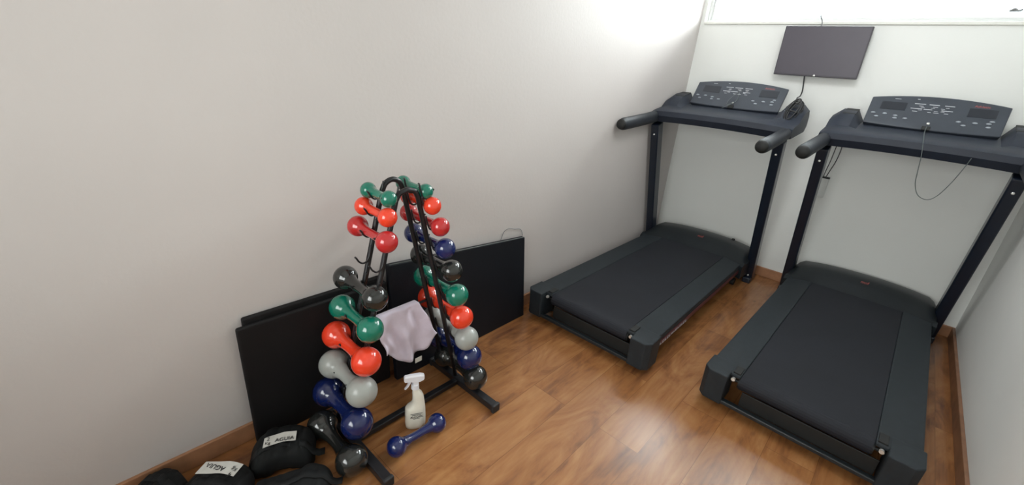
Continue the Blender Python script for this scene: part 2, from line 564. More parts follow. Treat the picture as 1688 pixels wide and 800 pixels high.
def make_treadmill(label, loc, rotz, seed, plain_hood=False):
    rnd = random.Random(seed)
    t = thing('treadmill', label, 'treadmill', loc, rotz, 'treadmills')
    ZT = 0.20
    YR = -1.835
    # chassis between the rails
    bm = bmesh.new()
    add_box(bm, -0.36, -0.31, YR + 0.10, 0.02, 0.065, 0.125)
    add_box(bm, 0.31, 0.36, YR + 0.10, 0.02, 0.065, 0.125)
    for y in (-1.30, -0.70, -0.15):
        add_box(bm, -0.32, 0.32, y, y + 0.05, 0.075, 0.115)
    add_box(bm, -0.24, 0.24, -1.72, -0.2, 0.150, 0.178)
    obj('chassis', bm, M_under, t, bevel=0.004)
    obj('rear_crossbar', box(-0.395, 0.395, YR + 0.015, YR + 0.045, 0.036, 0.056), M_deck, t, bevel=0.004)
    obj('rear_cover', box(-0.232, 0.292, YR + 0.052, YR + 0.060, 0.050, 0.126), M_under, t, bevel=0.002)
    # side rails
    for s in (-1, 1):
        xo, xi = s * 0.402, s * 0.2565
        poly = [(YR + 0.055, ZT - 0.006), (-0.12, ZT), (-0.12, 0.115), (YR + 0.055, 0.115)]
        bm = bmesh.new()
        # L-shaped rail: wide flat top, narrow skirt
        xs = sorted((xo, xi))
        add_box(bm, xs[0], xs[1], YR + 0.055, -0.10, ZT - 0.020, ZT)
        sk = sorted((xo, xo - s * 0.035))
        add_box(bm, sk[0], sk[1], YR + 0.055, -0.10, 0.118, ZT - 0.020)
        r = obj('side_rail', bm, M_rail, t, bevel=0.006)
        st = sorted((xo + s * 0.0005, xo + s * 0.0025))
        obj('stripe', box(st[0], st[1], YR + 0.14, -0.25, 0.132, 0.160), M_red_stripe, r)
        # worn white lettering strokes on the outer side of the rail
        bm = bmesh.new()
        yy = YR + 0.16
        for k in range(13):
            w = rnd.uniform(0.012, 0.026)
            hh = rnd.uniform(0.010, 0.020)
            zc = 0.140
            a = sorted((xo + s * 0.003, xo + s * 0.0038))
            add_box(bm, a[0], a[1], yy, yy + w * 0.35, zc - hh / 2, zc + hh / 2)
            add_box(bm, a[0], a[1], yy, yy + w, zc - hh / 2, zc - hh / 2 + 0.004)
            if k % 2:
                add_box(bm, a[0], a[1], yy, yy + w, zc + hh / 2 - 0.004, zc + hh / 2)
            yy += w + 0.009
        obj('side_lettering', bm, M_print, r)
        # rear end cap with a chamfered outer corner and a slot for the belt adjuster
        x1, x0, xc = s * 0.412, s * 0.300, s * 0.385
        poly = [(x0, YR + 0.145), (x1, YR + 0.145), (x1, YR + 0.030), (xc, YR), (x0, YR)]
        bm = prism_z(poly, 0.030, ZT + 0.0015)
        for v in bm.verts:
            if v.co.z < 0.1 and v.co.y < YR + 0.05:
                v.co.y += 0.012
        c = obj('end_cap', bm, M_rail, t, bevel=0.006, bseg=3)
        a = sorted((s * 0.262, s * 0.294))
        obj('adjuster_slot', box(a[0], a[1], YR + 0.062, YR + 0.128, ZT - 0.006, ZT + 0.0075), M_under, c, bevel=0.002)
        bm = tube([(s * 0.283, YR + 0.052, ZT - 0.024), (s * 0.283, YR + 0.040, ZT - 0.024)], 0.009, 12)
        obj('adjuster_bolt', bm, M_screw, c, smooth=False)
    # rear roller and belt
    bm = lathe([(-0.298, 0.0), (-0.298, 0.008), (-0.262, 0.008), (-0.262, 0.030), (0.262, 0.030), (0.262, 0.008), (0.298, 0.008), (0.298, 0.0)], 20)
    obj('rear_roller', bm, M_under, t, loc=(0, YR + 0.085, 0.152), smooth=False)
    pts = []
    yr, yf, zc, rr = YR + 0.085, -0.05, 0.158, 0.0385
    for k in range(11):
        a = pi / 2 + pi * k / 10
        pts.append((yr + rr * cos(a), zc + rr * sin(a)))
    for k in range(11):
        a = -pi / 2 + pi * k / 10
        pts.append((yf + rr * cos(a), zc + rr * sin(a)))
    inn = []
    ri = rr - 0.003
    for k in range(11):
        a = pi / 2 + pi * k / 10
        inn.append((yr + ri * cos(a), zc + ri * sin(a)))
    for k in range(11):
        a = -pi / 2 + pi * k / 10
        inn.append((yf + ri * cos(a), zc + ri * sin(a)))
    bm = bmesh.new()
    n = len(pts)
    A = [[bm.verts.new((x, y, z)) for y, z in q] for x in (-0.255, 0.255) for q in (pts, inn)]
    for i in range(n):
        j = (i + 1) % n
        bm.faces.new([A[0][i], A[0][j], A[2][j], A[2][i]])
        bm.faces.new([A[1][i], A[3][i], A[3][j], A[1][j]])
        bm.faces.new([A[0][i], A[1][i], A[1][j], A[0][j]])
        bm.faces.new([A[2][i], A[2][j], A[3][j], A[3][i]])
    obj('running_belt', bm, M_belt, t)
    # motor hood: low dome across the front
    nx, ny = 28, 12
    secs = []
    bm = bmesh.new()
    grid = []
    for i in range(nx + 1):
        u = -1 + 2 * i / nx
        x = 0.425 * u
        top = 0.288 - 0.040 * abs(u) ** 2.2
        e = max(0.0, (abs(u) - 0.86) / 0.14)
        top -= 0.055 * e * e
        yfr = -0.205 - 0.075 * max(0, (abs(u) - 0.62) / 0.38) ** 0.8     # front edge wraps around the belt
        yb = 0.125 - 0.05 * e * e
        col = []
        prof = [(0, 0.095), (0, 0.192), (0.10, 0.212), (0.28, 0.60), (0.42, 0.92), (0.56, 1.0), (0.72, 1.0), (0.86, 0.94), (0.95, 0.75), (1.0, 0.45), (1.0, 0.08)]
        for (a, f) in prof:
            y = yfr + (yb - yfr) * a
            if a == 0:
                z = f
            elif a >= 0.95 and f < 0.5:
                z = 0.06 if f < 0.1 else 0.15
            else:
                z = 0.19 + (top - 0.19) * f if f > 0.22 else f
            col.append(bm.verts.new((x, y, z)))
        grid.append(col)
    for i in range(nx):
        for j in range(len(grid[0]) - 1):
            bm.faces.new([grid[i][j], grid[i + 1][j], grid[i + 1][j + 1], grid[i][j + 1]])
    for g in (grid[0], grid[-1]):
        bm.faces.new(g)
    bm.faces.new([g[0] for g in grid] + [g[-1] for g in grid][::-1])
    hood = obj('motor_hood', bm, M_deck, t, smooth=True)
    ms = hood.modifiers.new('edge', 'EDGE_SPLIT'); ms.split_angle = radians(38)
    # small red maker's mark on the hood
    bm = text_bm('mnf', 0.030, Matrix.Translation((0.02, -0.105, 0.2785)) @ Matrix.Rotation(radians(38), 4, 'X'), 0.001)
    obj('hood_mark', bm, M_redprint, hood)
    if not plain_hood:
        obj('hood_knob', lathe([(0, 0.013), (0.012, 0.012), (0.016, 0.0)], 16, axis='z'), M_under, hood, loc=(0.235, 0.055, 0.2745), smooth=True)
    # front wheels / feet
    for s in (-1, 1):
        bm = lathe([(-0.014, 0), (-0.014, 0.028), (0.014, 0.028), (0.014, 0)], 20)
        obj('transport_wheel', bm, M_cap, t, loc=(s * 0.37, -0.20, 0.028), smooth=False)
        obj('wheel_bracket', box(s * 0.37 - 0.024, s * 0.37 - 0.017, -0.225, -0.175, 0.02, 0.118), M_under, t)
        obj('levelling_foot', lathe([(0, 0.0), (0, 0.022), (0.014, 0.022), (0.018, 0.010), (0.075, 0.008), (0.075, 0)], 16, axis='z'), M_cap, t, loc=(s * 0.335, YR + 0.20, 0.0))
        # foot plate under the post
        obj('base_foot', box(s * 0.436 - 0.030, s * 0.436 + 0.030, -0.075, 0.085, 0.0, 0.045), M_post, t, bevel=0.006)
    # posts
    PX = 0.436
    p0, p1 = Vector((0, 0.005, 0.03)), Vector((0, -0.360, 1.150))
    for s in (-1, 1):
        hw, hd = 0.031, 0.043
        d = (p1 - p0).normalized()
        nrm = Vector((0, d.z, -d.y))
        bm = bmesh.new()
        vs = []
        for p in (p0, p1):
            for sx, sy in ((-1, -1), (1, -1), (1, 1), (-1, 1)):
                vs.append(bm.verts.new(p + Vector((s * PX + sx * hw, 0, 0)) + nrm * sy * hd))
        for f in ((0, 1, 2, 3), (7, 6, 5, 4), (0, 4, 5, 1), (1, 5, 6, 2), (2, 6, 7, 3), (3, 7, 4, 0)):
            bm.faces.new([vs[i] for i in f])
        post = obj('upright_post', bm, M_post, t, bevel=0.008, bseg=3)
        for zz in (0.075, 1.075):
            q = p0 + (p1 - p0) * ((zz - p0.z) / (p1.z - p0.z)) - nrm * (hd + 0.001)
            b2 = lathe([(0, 0.0), (0, 0.008), (0.004, 0.007), (0.006, 0)], 12, axis='z')
            b2.transform(Matrix.Translation(q + Vector((s * PX, 0, 0))) @ Matrix.Rotation(radians(90), 4, 'X'))
            obj('screw', b2, M_screw, post, smooth=True)
    # console housing: wide wedge across both posts
    secs = []
    n = 24
    for i in range(n + 1):
        u = -1 + 2 * i / n
        x = 0.488 * u
        au = abs(u)
        bow = 0.012 * (1 - u * u)
        k = max(0, (au - 0.90) / 0.10)
        y0 = -0.385 - bow * 1.5 + 0.03 * k * k
        lift = max(0.0, min(1.0, (au - 0.66) / 0.07))
        lift = lift * lift * (3 - 2 * lift)
        sh = k * k
        secs.append([
            (x, y0, 1.160 + bow * 1.2 + 0.012 * sh),
            (x, y0 - 0.026, 1.205 + bow),
            (x, y0 - 0.022, 1.240 + bow - 0.008 * sh),
            (x, y0 + 0.010, 1.256 + bow - 0.012 * sh),
            (x, -0.225, 1.268 + bow + 0.012 * lift - 0.015 * sh),
            (x, -0.165, 1.285 + bow * 0.6 + 0.055 * lift - 0.030 * sh),
            (x, -0.085, 1.300 + 0.072 * lift - 0.035 * sh),
            (x, 0.015, 1.315 + 0.070 * lift - 0.040 * sh),
            (x, 0.060, 1.290 + 0.050 * lift - 0.035 * sh),
            (x, 0.072, 1.240),
            (x, 0.030, 1.190 + 0.01 * sh),
        ])
    housing = obj('console_housing', loft(secs), M_plastic_dark, t, smooth=True)
    ms = housing.modifiers.new('edge', 'EDGE_SPLIT'); ms.split_angle = radians(32)
    # shallow bottle recess rims on both shoulders
    for s in (-1, 1):
        bm = bmesh.new()
        vs = add_box(bm, s * 0.398 - 0.036, s * 0.398 + 0.036, -0.125, 0.005, -0.004, 0.003)
        for v in vs:
            v.co.z += 1.357 + (v.co.y + 0.125) * 0.22
        obj('bottle_recess', bm, M_under, housing, bevel=0.002)
    # handlebars
    for s in (-1, 1):
        pts = smooth_path([(s * 0.452, -0.905, 1.156), (s * 0.452, -0.80, 1.163), (s * 0.452, -0.60, 1.178), (s * 0.450, -0.42, 1.195), (s * 0.446, -0.25, 1.215), (s * 0.440, -0.08, 1.235)], 5)
        nn = len(pts)
        rr = [0.043] * nn
        rr[0] = 0.036
        rr[1] = 0.042
        bm = bmesh.new()
        add_tube(bm, pts, rr, 18, sx=0.92)
        hb = obj('handlebar', bm, M_grip, t, smooth=True)
        es = hb.modifiers.new('edge', 'EDGE_SPLIT'); es.split_angle = radians(50)
        d = (pts[0] - pts[1]).normalized()
        b2 = lathe([(0.0, 0.037), (0.007, 0.035), (0.014, 0.024), (0.017, 0.0)], 18)
        b2.transform(Matrix.Translation(pts[0]) @ d.to_track_quat('X', 'Z').to_matrix().to_4x4())
        obj('grip_cap', b2, M_under, hb, smooth=True)
    # console panel: tilted slab with arched top
    O = Vector((0, -0.100, 1.318))
    up = Vector((0, 0.142, 0.180)).normalized()
    nm = Vector((0, -up.z, up.y))
    X = Vector((1, 0, 0))
    HT = 0.226

    def to_panel(p):      # p: (x, v along slope, h above face)
        return O + X * p[0] + up * p[1] + nm * p[2]

    outline = []
    m_ = 14
    for k in range(m_ + 1):
        u = -1 + 2 * k / m_
        outline.append((0.318 * u, -0.010 * (1 - u * u)))
    for k in range(m_ + 1):
        u = 1 - 2 * k / m_
        outline.append((0.322 * u, HT - 0.026 + 0.034 * (1 - u * u)))
    bm = bmesh.new()
    a = [bm.verts.new(to_panel((x, v, 0.0))) for x, v in outline]
    b = [bm.verts.new(to_panel((x * 0.97, v * 0.97, -0.052))) for x, v in outline]
    n = len(outline)
    bm.faces.new(a)
    bm.faces.new(b[::-1])
    for i in range(n):
        bm.faces.new([a[i], a[(i + 1) % n], b[(i + 1) % n], b[i]])
    panel = obj('console_panel', bm, M_panel_face, t, bevel=0.006, bseg=3)

    def pbox(x0, x1, v0, v1, h0, h1, skew=0.0):
        bm = bmesh.new()
        vs = add_box(bm, x0, x1, v0, v1, h0, h1)
        for v in vs:
            v.co = to_panel((v.co.x + skew * (v.co.y - v0), v.co.y, v.co.z))
        return bm
    for (x0, x1) in ((-0.262, -0.135), (0.150, 0.272)):
        obj('display', pbox(x0, x1, 0.112, 0.172, -0.001, 0.0012), M_screen, panel)
    # printed legends: rows of short white lines between the displays
    marks = []
    for r_, (vv, xs) in enumerate(((0.172, (-0.075, -0.008, 0.062)), (0.157, (-0.066, 0.0, 0.055)), (0.136, (-0.085, -0.03, 0.058)), (0.116, (-0.088, -0.02, 0.012, 0.058)))):
        for x in xs:
            w = rnd.uniform(0.040, 0.056) if r_ % 2 == 0 else rnd.uniform(0.016, 0.026)
            marks.append((x, vv, w, 0.0042 if r_ % 2 == 0 else 0.003))
    for vv in (0.148, 0.127):
        for x in (-0.06, 0.0, 0.045):
            marks.append((x + rnd.uniform(-.01, .01), vv, 0.018, 0.0024))
    for q_ in ((-0.19, 0.196, 0.030, 0.003), (-0.09, 0.205, 0.012, 0.004)):
        obj('printed_mark', stroke_marks([q_], 0.0004, lambda c: to_panel(c)), M_print, panel)
    obj('printed_legend', stroke_marks(marks, 0.0004, lambda c: to_panel(c)), M_print, panel)
    bt = [(-0.285, 0.078), (-0.262, 0.052), (-0.225, 0.078), (-0.170, 0.070), (-0.168, 0.052), (-0.118, 0.056), (0.125, 0.070), (0.150, 0.048), (0.195, 0.072), (0.252, 0.076), (0.255, 0.052), (0.262, 0.092)]
    for (x, v) in bt:
        w = 0.011
        bm = lathe([(0.0, 0.0), (0.0, 0.010), (0.003, 0.009), (0.0036, 0.0)], 10, axis='z')
        for q in bm.verts:
            q.co = to_panel((x + q.co.x * 1.25, v + q.co.y * 0.62, q.co.z))
        obj('button', bm, M_button, panel, smooth=True)
    bm = text_bm('Athletic', 0.021, Matrix(((1, 0, 0, 0), (0, 1, 0, 0), (0, 0, 1, 0), (0, 0, 0, 1))), 0.0003)
    for q in bm.verts:
        q.co = to_panel((q.co.x + 0.200, q.co.y + 0.188, q.co.z + 0.0006))
    obj('red_mark', bm, M_redprint, panel)
    # safety key with dark clip
    bm = lathe([(0.0, 0.0), (0.0, 0.009), (0.006, 0.008), (0.008, 0.0)], 14, axis='z')
    for q in bm.verts:
        q.co = to_panel((q.co.x - 0.002, q.co.y + 0.034, q.co.z))
    key = obj('safety_key', bm, M_screw, panel, smooth=True)
    obj('key_clip', pbox(-0.024, 0.016, -0.018, 0.010, 0.001, 0.012), M_under, panel, bevel=0.003)
    return t


T1 = make_treadmill('dark blue-grey treadmill in the left corner, under the wall screen', (0.491, -0.204, 0), 0.0115, 3)
T2 = make_treadmill('dark blue-grey treadmill beside the right wall with a thin cord hanging below its console', (1.613, -0.143, 0), -0.0136, 5, True)
# lanyard of the left treadmill: short dark loop on the console
L1 = tube(smooth_path([(-0.002, -0.085, 1.352), (-0.030, -0.120, 1.330), (-0.030, -0.09, 1.37), (0.012, -0.055, 1.42), (0.018, -0.09, 1.36), (-0.04, -0.19, 1.305)], 6), 0.0018, 6)
obj('key_cord', L1, M_cord, T1, smooth=True)
L2 = tube(smooth_path([(-0.002, -0.105, 1.330), (0.000, -0.26, 1.302), (0.010, -0.405, 1.272), (0.029, -0.432, 1.19), (0.042, -0.42, 1.10), (0.055, -0.40, 1.025), (0.085, -0.40, 0.968), (0.130, -0.40, 0.952),
                       (0.165, -0.40, 0.985), (0.196, -0.41, 1.07), (0.218, -0.425, 1.165), (0.226, -0.434, 1.21)], 8), 0.0022, 6)
obj('key_cord', L2, M_cord, T2, smooth=True)

# ------------------------------------------------------------------ wall screen
tv = thing('television', 'flat dark grey television mounted on the back wall above the treadmills', 'television', (0.908, -0.045, 1.733), 0.0)
tv.rotation_euler = (radians(3), 0, 0)
obj('casing', box(-0.256, 0.256, -0.020, 0.012, -0.162, 0.162), M_tvbez, tv, bevel=0.004)
obj('screen', box(-0.250, 0.250, -0.0215, -0.0195, -0.150, 0.156), M_tv, tv)
obj('wall_bracket', box(-0.10, 0.10, 0.010, 0.036, -0.09, 0.09), M_cable, tv, bevel=0.003)
bm = lathe([(0.0, 0.0), (0.0, 0.008), (0.004, 0.007), (0.005, 0.0)], 14, axis='z')
bm.transform(Matrix.Translation((0.006, -0.0205, -0.155)) @ Matrix.Rotation(radians(90), 4, 'X'))
obj('emblem', bm, M_screw, tv, smooth=True)
tag(obj('aerial_cable', tube(smooth_path([(0.857, -0.030, 1.885), (0.858, -0.018, 1.91), (0.852, -0.016, 1.935), (0.836, -0.010, 1.960), (0.830, 0.030, 1.985)], 6), 0.0035, 8), M_cable_grey, smooth=True),
    'thin grey cable rising from the top of the wall television to the window sill', 'cable')
# cable hanging from the television and coiled on the left treadmill's console shoulder
rnd = random.Random(8)
bm = bmesh.new()
add_tube(bm, smooth_path([(0.852, -0.045, 1.585), (0.862, -0.040, 1.52), (0.872, -0.055, 1.47), (0.880, -0.12, 1.435), (0.890, -0.24, 1.425), (0.905, -0.33, 1.415)], 8), 0.0045, 8)
for k in range(6):
    pts = []
    ph = rnd.uniform(0, 6)
    ra, rb = rnd.uniform(0.026, 0.040), rnd.uniform(0.070, 0.092)
    cx_, cz_ = 0.915 + rnd.uniform(-0.010, 0.010), 1.345 + rnd.uniform(-0.010, 0.012)
    for i in range(21):
        a = 2 * pi * i / 20 + ph
        x = ra * cos(a)
        v = rb * sin(a)
        pts.append((cx_ + x + 0.16 * v, -0.345 + 0.50 * v - 0.010 * k + 0.012 * sin(2 * a + k), cz_ + 0.83 * v))
    add_tube(bm, pts, 0.0042, 8, cap=False)
add_tube(bm, [(0.880, -0.372, 1.335), (0.900, -0.400, 1.340), (0.925, -0.402, 1.338), (0.948, -0.375, 1.330)], 0.006, 8)
tag(obj('power_cable', bm, M_cable, smooth=True), 'black cable hanging from the television, coiled on the left treadmill console', 'cable')

# wall socket behind the right treadmill's left post
so = thing('power_socket', 'white plastic wall socket low on the back wall behind the right treadmill post', 'socket', (1.172, 0, 0.83))
obj('cover_plate', box(-0.036, 0.036, -0.030, 0.0, -0.085, 0.075), M_socket, so, bevel=0.006, bseg=3)
obj('plug', box(-0.030, 0.040, -0.050, -0.030, 0.060, 0.072), M_cable, so, bevel=0.002)
for dx in (-0.006, 0.010):
    bm = tube(smooth_path([(0.004 + dx, -0.045, 0.072), (0.012 + dx * 1.5, -0.05, 0.13), (0.022 + dx * 2, -0.06, 0.20), (0.030 + dx * 2, -0.10, 0.30), (0.03 + dx, -0.16, 0.365)], 6), 0.0028, 6)
    obj('flex', bm, M_cable, so, smooth=True)

# ------------------------------------------------------------------ boards leaning on the left wall


def board(name, label, y0, y1, zt0, zt1, xb, xt, th, m, edge=None):
    """slab leaning on the left wall: bottom outer face at x=xb, top outer face at x=xt"""
    bm = bmesh.new()
    a = [bm.verts.new(p) for p in ((xb, y0, 0.0), (xb, y1, 0.0), (xt, y1, zt1), (xt, y0, zt0))]
    b = [bm.verts.new(p) for p in ((xb - th, y0, 0.0), (xb - th, y1, 0.0), (xt - th, y1, zt1), (xt - th, y0, zt0))]
    bm.faces.new(a); bm.faces.new(b[::-1])
    for i in range(4):
        bm.faces.new([a[i], a[(i + 1) % 4], b[(i + 1) % 4], b[i]])
    return bm


bd = thing('folding_mat', 'matte black padded folding mat leaning on the left wall behind the dumbbell rack', 'mat', (0.03, -3.30, 0))
inv = Matrix.Translation(-Vector(bd.location))
bm = board('', '', -3.600, -2.995, 0.530, 0.530, 0.058, 0.046, 0.020, M_vinyl)
bm.transform(inv); obj('front_fold', bm, M_vinyl, bd, bevel=0.009, bseg=3)
bm = board('', '', -3.572, -2.995, 0.552, 0.552, 0.036, 0.024, 0.020, M_vinyl)
bm.transform(inv); obj('rear_fold', bm, M_vinyl, bd, bevel=0.008, bseg=3)
bd2 = thing('padded_board', 'long blue-black board leaning on the wall between the dumbbell rack and left treadmill', 'board', (0.05, -2.52, 0))
inv = Matrix.Translation(-Vector(bd2.location))
bm = board('', '', -2.985, -2.045, 0.603, 0.522, 0.096, 0.044, 0.028, M_vinyl2)
bm.transform(inv); obj('pad', bm, M_vinyl2, bd2, bevel=0.005, bseg=2)
bm = bmesh.new()
add_tube(bm, [(0.041, -2.975, 0.6035), (0.041, -2.050, 0.5225)], 0.0028, 6)
bm.transform(inv); obj('top_piping', bm, M_trim_g, bd2, smooth=True)
tag(obj('wire', tube(smooth_path([(0.004, -2.215, 0.528), (0.005, -2.192, 0.577), (0.006, -2.150, 0.590), (0.005, -2.105, 0.575), (0.004, -2.045, 0.560), (0.004, -2.020, 0.515)], 6), 0.0016, 6), M_cable_grey, smooth=True),
    'thin loose wire looping against the wall above the long board', 'wire')

# ------------------------------------------------------------------ dumbbell rack
rack = thing('dumbbell_rack', 'black tubular A-frame rack carrying rows of coloured dumbbells', 'dumbbell rack', (0.235, -3.06, 0))
RO = Vector(rack.location)
XT = (0.188, 0.284)     # the two hoops


def yl(z): return -3.090 - (1 - z) * 0.250


def yr_(z): return -3.000 + (1 - z) * 0.235


for x in XT:
    dz = 0.0 if x < 0.2 else 0.018
    pts = [(x, yl(0.036), 0.036), (x, yl(0.5), 0.5), (x, yl(0.9), 0.9), (x, yl(0.985), 0.985)]
    arc = smooth_path([(x, yl(0.985), 0.985), (x, -3.080, 1.018 - dz * 0.6), (x, -3.064, 1.032 - dz), (x, -3.045, 1.037 - dz), (x, -3.026, 1.032 - dz), (x, -3.010, 1.018 - dz * 0.6), (x, yr_(0.985), 0.985)], 5)
    pts = pts[:-1] + arc + [(x, yr_(0.9), 0.9), (x, yr_(0.5), 0.5), (x, yr_(0.036), 0.036)]
    obj('frame_hoop', tube([Vector(p) - RO for p in pts], 0.0105, 14), M_rack, rack, smooth=True)
for y, x1 in ((yl(0.036), 0.560), (yr_(0.036), 0.560)):
    f = obj('foot_bar', box(0.112 - RO.x, x1 - RO.x, y - 0.019 - RO.y, y + 0.019 - RO.y, 0.006, 0.038), M_rack, rack, bevel=0.004)
    for (a, b) in ((0.100, 0.118), (x1 - 0.006, x1 + 0.012)):
        obj('end_cap', box(a - RO.x, b - RO.x, y - 0.0215 - RO.y, y + 0.0215 - RO.y, 0.0, 0.042), M_cap, f, bevel=0.005)
obj('floor_crossbar', box(0.291 - RO.x, 0.321 - RO.x, yl(0.036) - RO.y, yr_(0.036) - RO.y, 0.010, 0.034), M_rack, rack, bevel=0.004)
obj('brace', tube([(0.188 - RO.x, yl(0.455) - RO.y, 0.455), (0.188 - RO.x, yr_(0.455) - RO.y, 0.455)], 0.006, 10), M_rack, rack, smooth=True)


def hook(side, z):
    """pair of wire cradles on both hoops; returns handle centre (y,z)"""
    s = -1 if side == 'L' else 1
    y0 = yl(z) if side == 'L' else yr_(z)
    for x in XT:
        xx = x + 0.013
        pts = smooth_path([(xx, y0, z + 0.040), (xx, y0 + s * 0.006, z + 0.012), (xx, y0 + s * 0.018, z - 0.016), (xx, y0 + s * 0.036, z - 0.024), (xx, y0 + s * 0.052, z - 0.014), (xx, y0 + s * 0.062, z + 0.002), (xx, y0 + s * 0.068, z + 0.010)], 5)
        obj('hook', tube([Vector(p) - RO for p in pts], 0.0034, 8), M_rack, rack, smooth=True)
    return y0 + s * 0.035


# ------------------------------------------------------------------ dumbbells


def dumbbell_bm(L, r, hr):
    """bone-shaped vinyl dumbbell along x; L = ball centre to ball centre"""
    prof = []
    n = 16
    h = L / 2
    flat = 0.90
    for k in range(n + 1):
        a = pi - pi * k / n * 0.80          # from outer pole inwards
        t = -h + r * cos(a) * (flat if cos(a) < 0 else 1.0)
        prof.append((t, max(0.0, r * sin(a)) if k else 0.0))
    # blend to the conical handle
    t0, r0 = prof[-1]
    neck = max(r * 0.54, hr * 1.22)
    prof = [p for p in prof if not (p[0] > -h and p[1] < neck)]
    prof.append((-h + r * 0.98, neck))
    prof.append((-h + r * 1.20, neck * 0.90))
    prof.append((-h + (h - r) * 0.45 + r, hr * 1.06))
    prof.append((0.0, hr))
    prof += [(-t, q) for t, q in prof[-2::-1]]
    return lathe(prof, 30)


def dumbbell(colname, L, r, c, rot=(0, 0, 0), label='', group=None):
    hr = max(0.0155, r * 0.40)
    o = obj('dumbbell', dumbbell_bm(L, r, hr), DB[colname], None, smooth=True)
    o.location = c
    o.rotation_euler = rot
    es = o.modifiers.new('edge', 'EDGE_SPLIT'); es.split_angle = radians(55)
    return tag(o, label, 'dumbbell', group)


LEFT = [  # colour, spacing, radius, x centre, z, label
    ('green', 0.136, 0.0305, 0.227, 1.000, 'smallest green dumbbell, topmost on the left side of the rack'),
    ('orange', 0.162, 0.0350, 0.229, 0.938, 'small orange-red dumbbell just under the topmost green one, left side of the rack'),
    ('red', 0.200, 0.0405, 0.233, 0.857, 'crimson dumbbell above the empty hooks on the left side of the rack'),
    ('black', 0.218, 0.0480, 0.220, 0.645, 'glossy black dumbbell just under the empty hooks, left side of the rack'),
    ('green', 0.212, 0.0505, 0.231, 0.528, 'large green dumbbell beside the lilac towel, left side of the rack'),
    ('orange', 0.232, 0.0560, 0.235, 0.408, 'large orange-red dumbbell between the green and grey ones, left side of the rack'),
    ('grey', 0.222, 0.0585, 0.249, 0.290, 'light grey dumbbell on the near left side of the rack'),
    ('navy', 0.236, 0.0605, 0.252, 0.164, 'big navy dumbbell under the light grey one, left side of the rack'),
]
for (cn, L, r, x, z, lab) in LEFT:
    y = hook('L', z)
    dumbbell(cn, L, r, (x, y - 0.004, z), label=lab)
hook('L', 0.755)     # empty pair
RIGHT = [
    ('green', 0.148, 0.0305, 0.210, 1.000, 'smallest green dumbbell, topmost on the right side of the rack'),
    ('orange', 0.158, 0.0350, 0.233, 0.948, 'small orange-red dumbbell under the topmost green one, right side of the rack'),
    ('red', 0.212, 0.0385, 0.232, 0.866, 'crimson dumbbell above the blue one on the right side of the rack'),
    ('blue', 0.214, 0.0430, 0.237, 0.770, 'dark blue dumbbell between crimson and black ones, right side of the rack'),
    ('black', 0.214, 0.0470, 0.252, 0.668, 'black dumbbell between blue and green ones, right side of the rack'),
    ('green', 0.232, 0.0500, 0.251, 0.548, 'large green dumbbell halfway up the right side of the rack'),
    ('orange', 0.238, 0.0530, 0.251, 0.428, 'large orange-red dumbbell above the pale grey one, right side of the rack'),
    ('grey', 0.242, 0.0550, 0.258, 0.311, 'pale grey dumbbell on the far right side of the rack, right of the towel'),
    ('navy', 0.238, 0.0600, 0.256, 0.192, 'navy dumbbell second from the bottom on the right side of the rack'),
]
for (cn, L, r, x, z, lab) in RIGHT:
    y = hook('R', z)
    dumbbell(cn, L, r, (x, y + 0.004, z), label=lab)
dumbbell('black', 0.236, 0.0600, (0.305, -3.396, 0.0605), label='large black dumbbell resting on the left foot bar of the rack beside the ankle weights')
dumbbell('black', 0.226, 0.0580, (0.305, yr_(0.036) + 0.008, 0.0965), label='large black dumbbell resting on the right foot bar of the rack')
dumbbell('blue', 0.196, 0.0405, (0.469, -3.134, 0.0407), (0, 0, radians(87.5)), label='dark blue dumbbell lying on the wooden floor in front of the spray bottle')

# ------------------------------------------------------------------ towel over the brace
tw = thing('towel', 'lilac cloth towel hanging in the middle of the dumbbell rack', 'towel', (0.19, -3.03, 0.46))
TO = Vector(tw.location)
rnd = random.Random(4)
TLc, TRc = Vector((0.205, -3.150, 0.470)), Vector((0.205, -2.938, 0.474))
BLc, BRc = Vector((0.225, -3.135, 0.310)), Vector((0.225, -2.866, 0.305))
nu, nv = 36, 30
bm = bmesh.new()
g = []
for j in range(nv + 1):
    v = j / nv
    row = []
    for i in range(nu + 1):
        u = i / nu
        if v < 0.22:                       # the back flap behind the brace, short
            w = v / 0.22
            top = TLc.lerp(TRc, u)
            p = top + Vector((-0.038 - 0.004 * (1 - w), 0, -0.06 * (1 - w) ** 1.0 - 0.002))
            if w > 0.8:
                p += Vector((0.017 * (w - 0.8) / 0.2, 0, 0.006 * (w - 0.8) / 0.2))
        else:
            w = (v - 0.22) / 0.78
            a = TLc.lerp(TRc, u)
            b = BLc.lerp(BRc, u)
            hem = -0.085 * math.exp(-((u - 0.56) / 0.34) ** 4) - 0.02 * math.exp(-((u - 0.2) / 0.2) ** 2)
            p = a.lerp(b, w) + Vector((0, 0, hem * w * w))
            p.x += 0.012 * w + 0.014 * sin(u * 13 + w * 2.2) * (0.35 + w * 0.65) + 0.008 * sin(u * 23 - w * 5 + 1) * w
            p.y += 0.008 * sin(w * 9 + u * 4) * w
            p.z += 0.006 * sin(u * 17 + 2) * w
        row.append(bm.verts.new(p - TO))
    g.append(row)
for j in range(nv):
    for i in range(nu):
        bm.faces.new([g[j][i], g[j][i + 1], g[j + 1][i + 1], g[j + 1][i]])
obj('cloth', bm, M_cloth, tw, smooth=True, solid=0.003)
bm = bmesh.new()
add_box(bm, 0.252, 0.254, -2.990, -2.955, 0.198, 0.222)
bm.transform(Matrix.Translation(-TO))
obj('care_tag', bm, M_tag, tw)

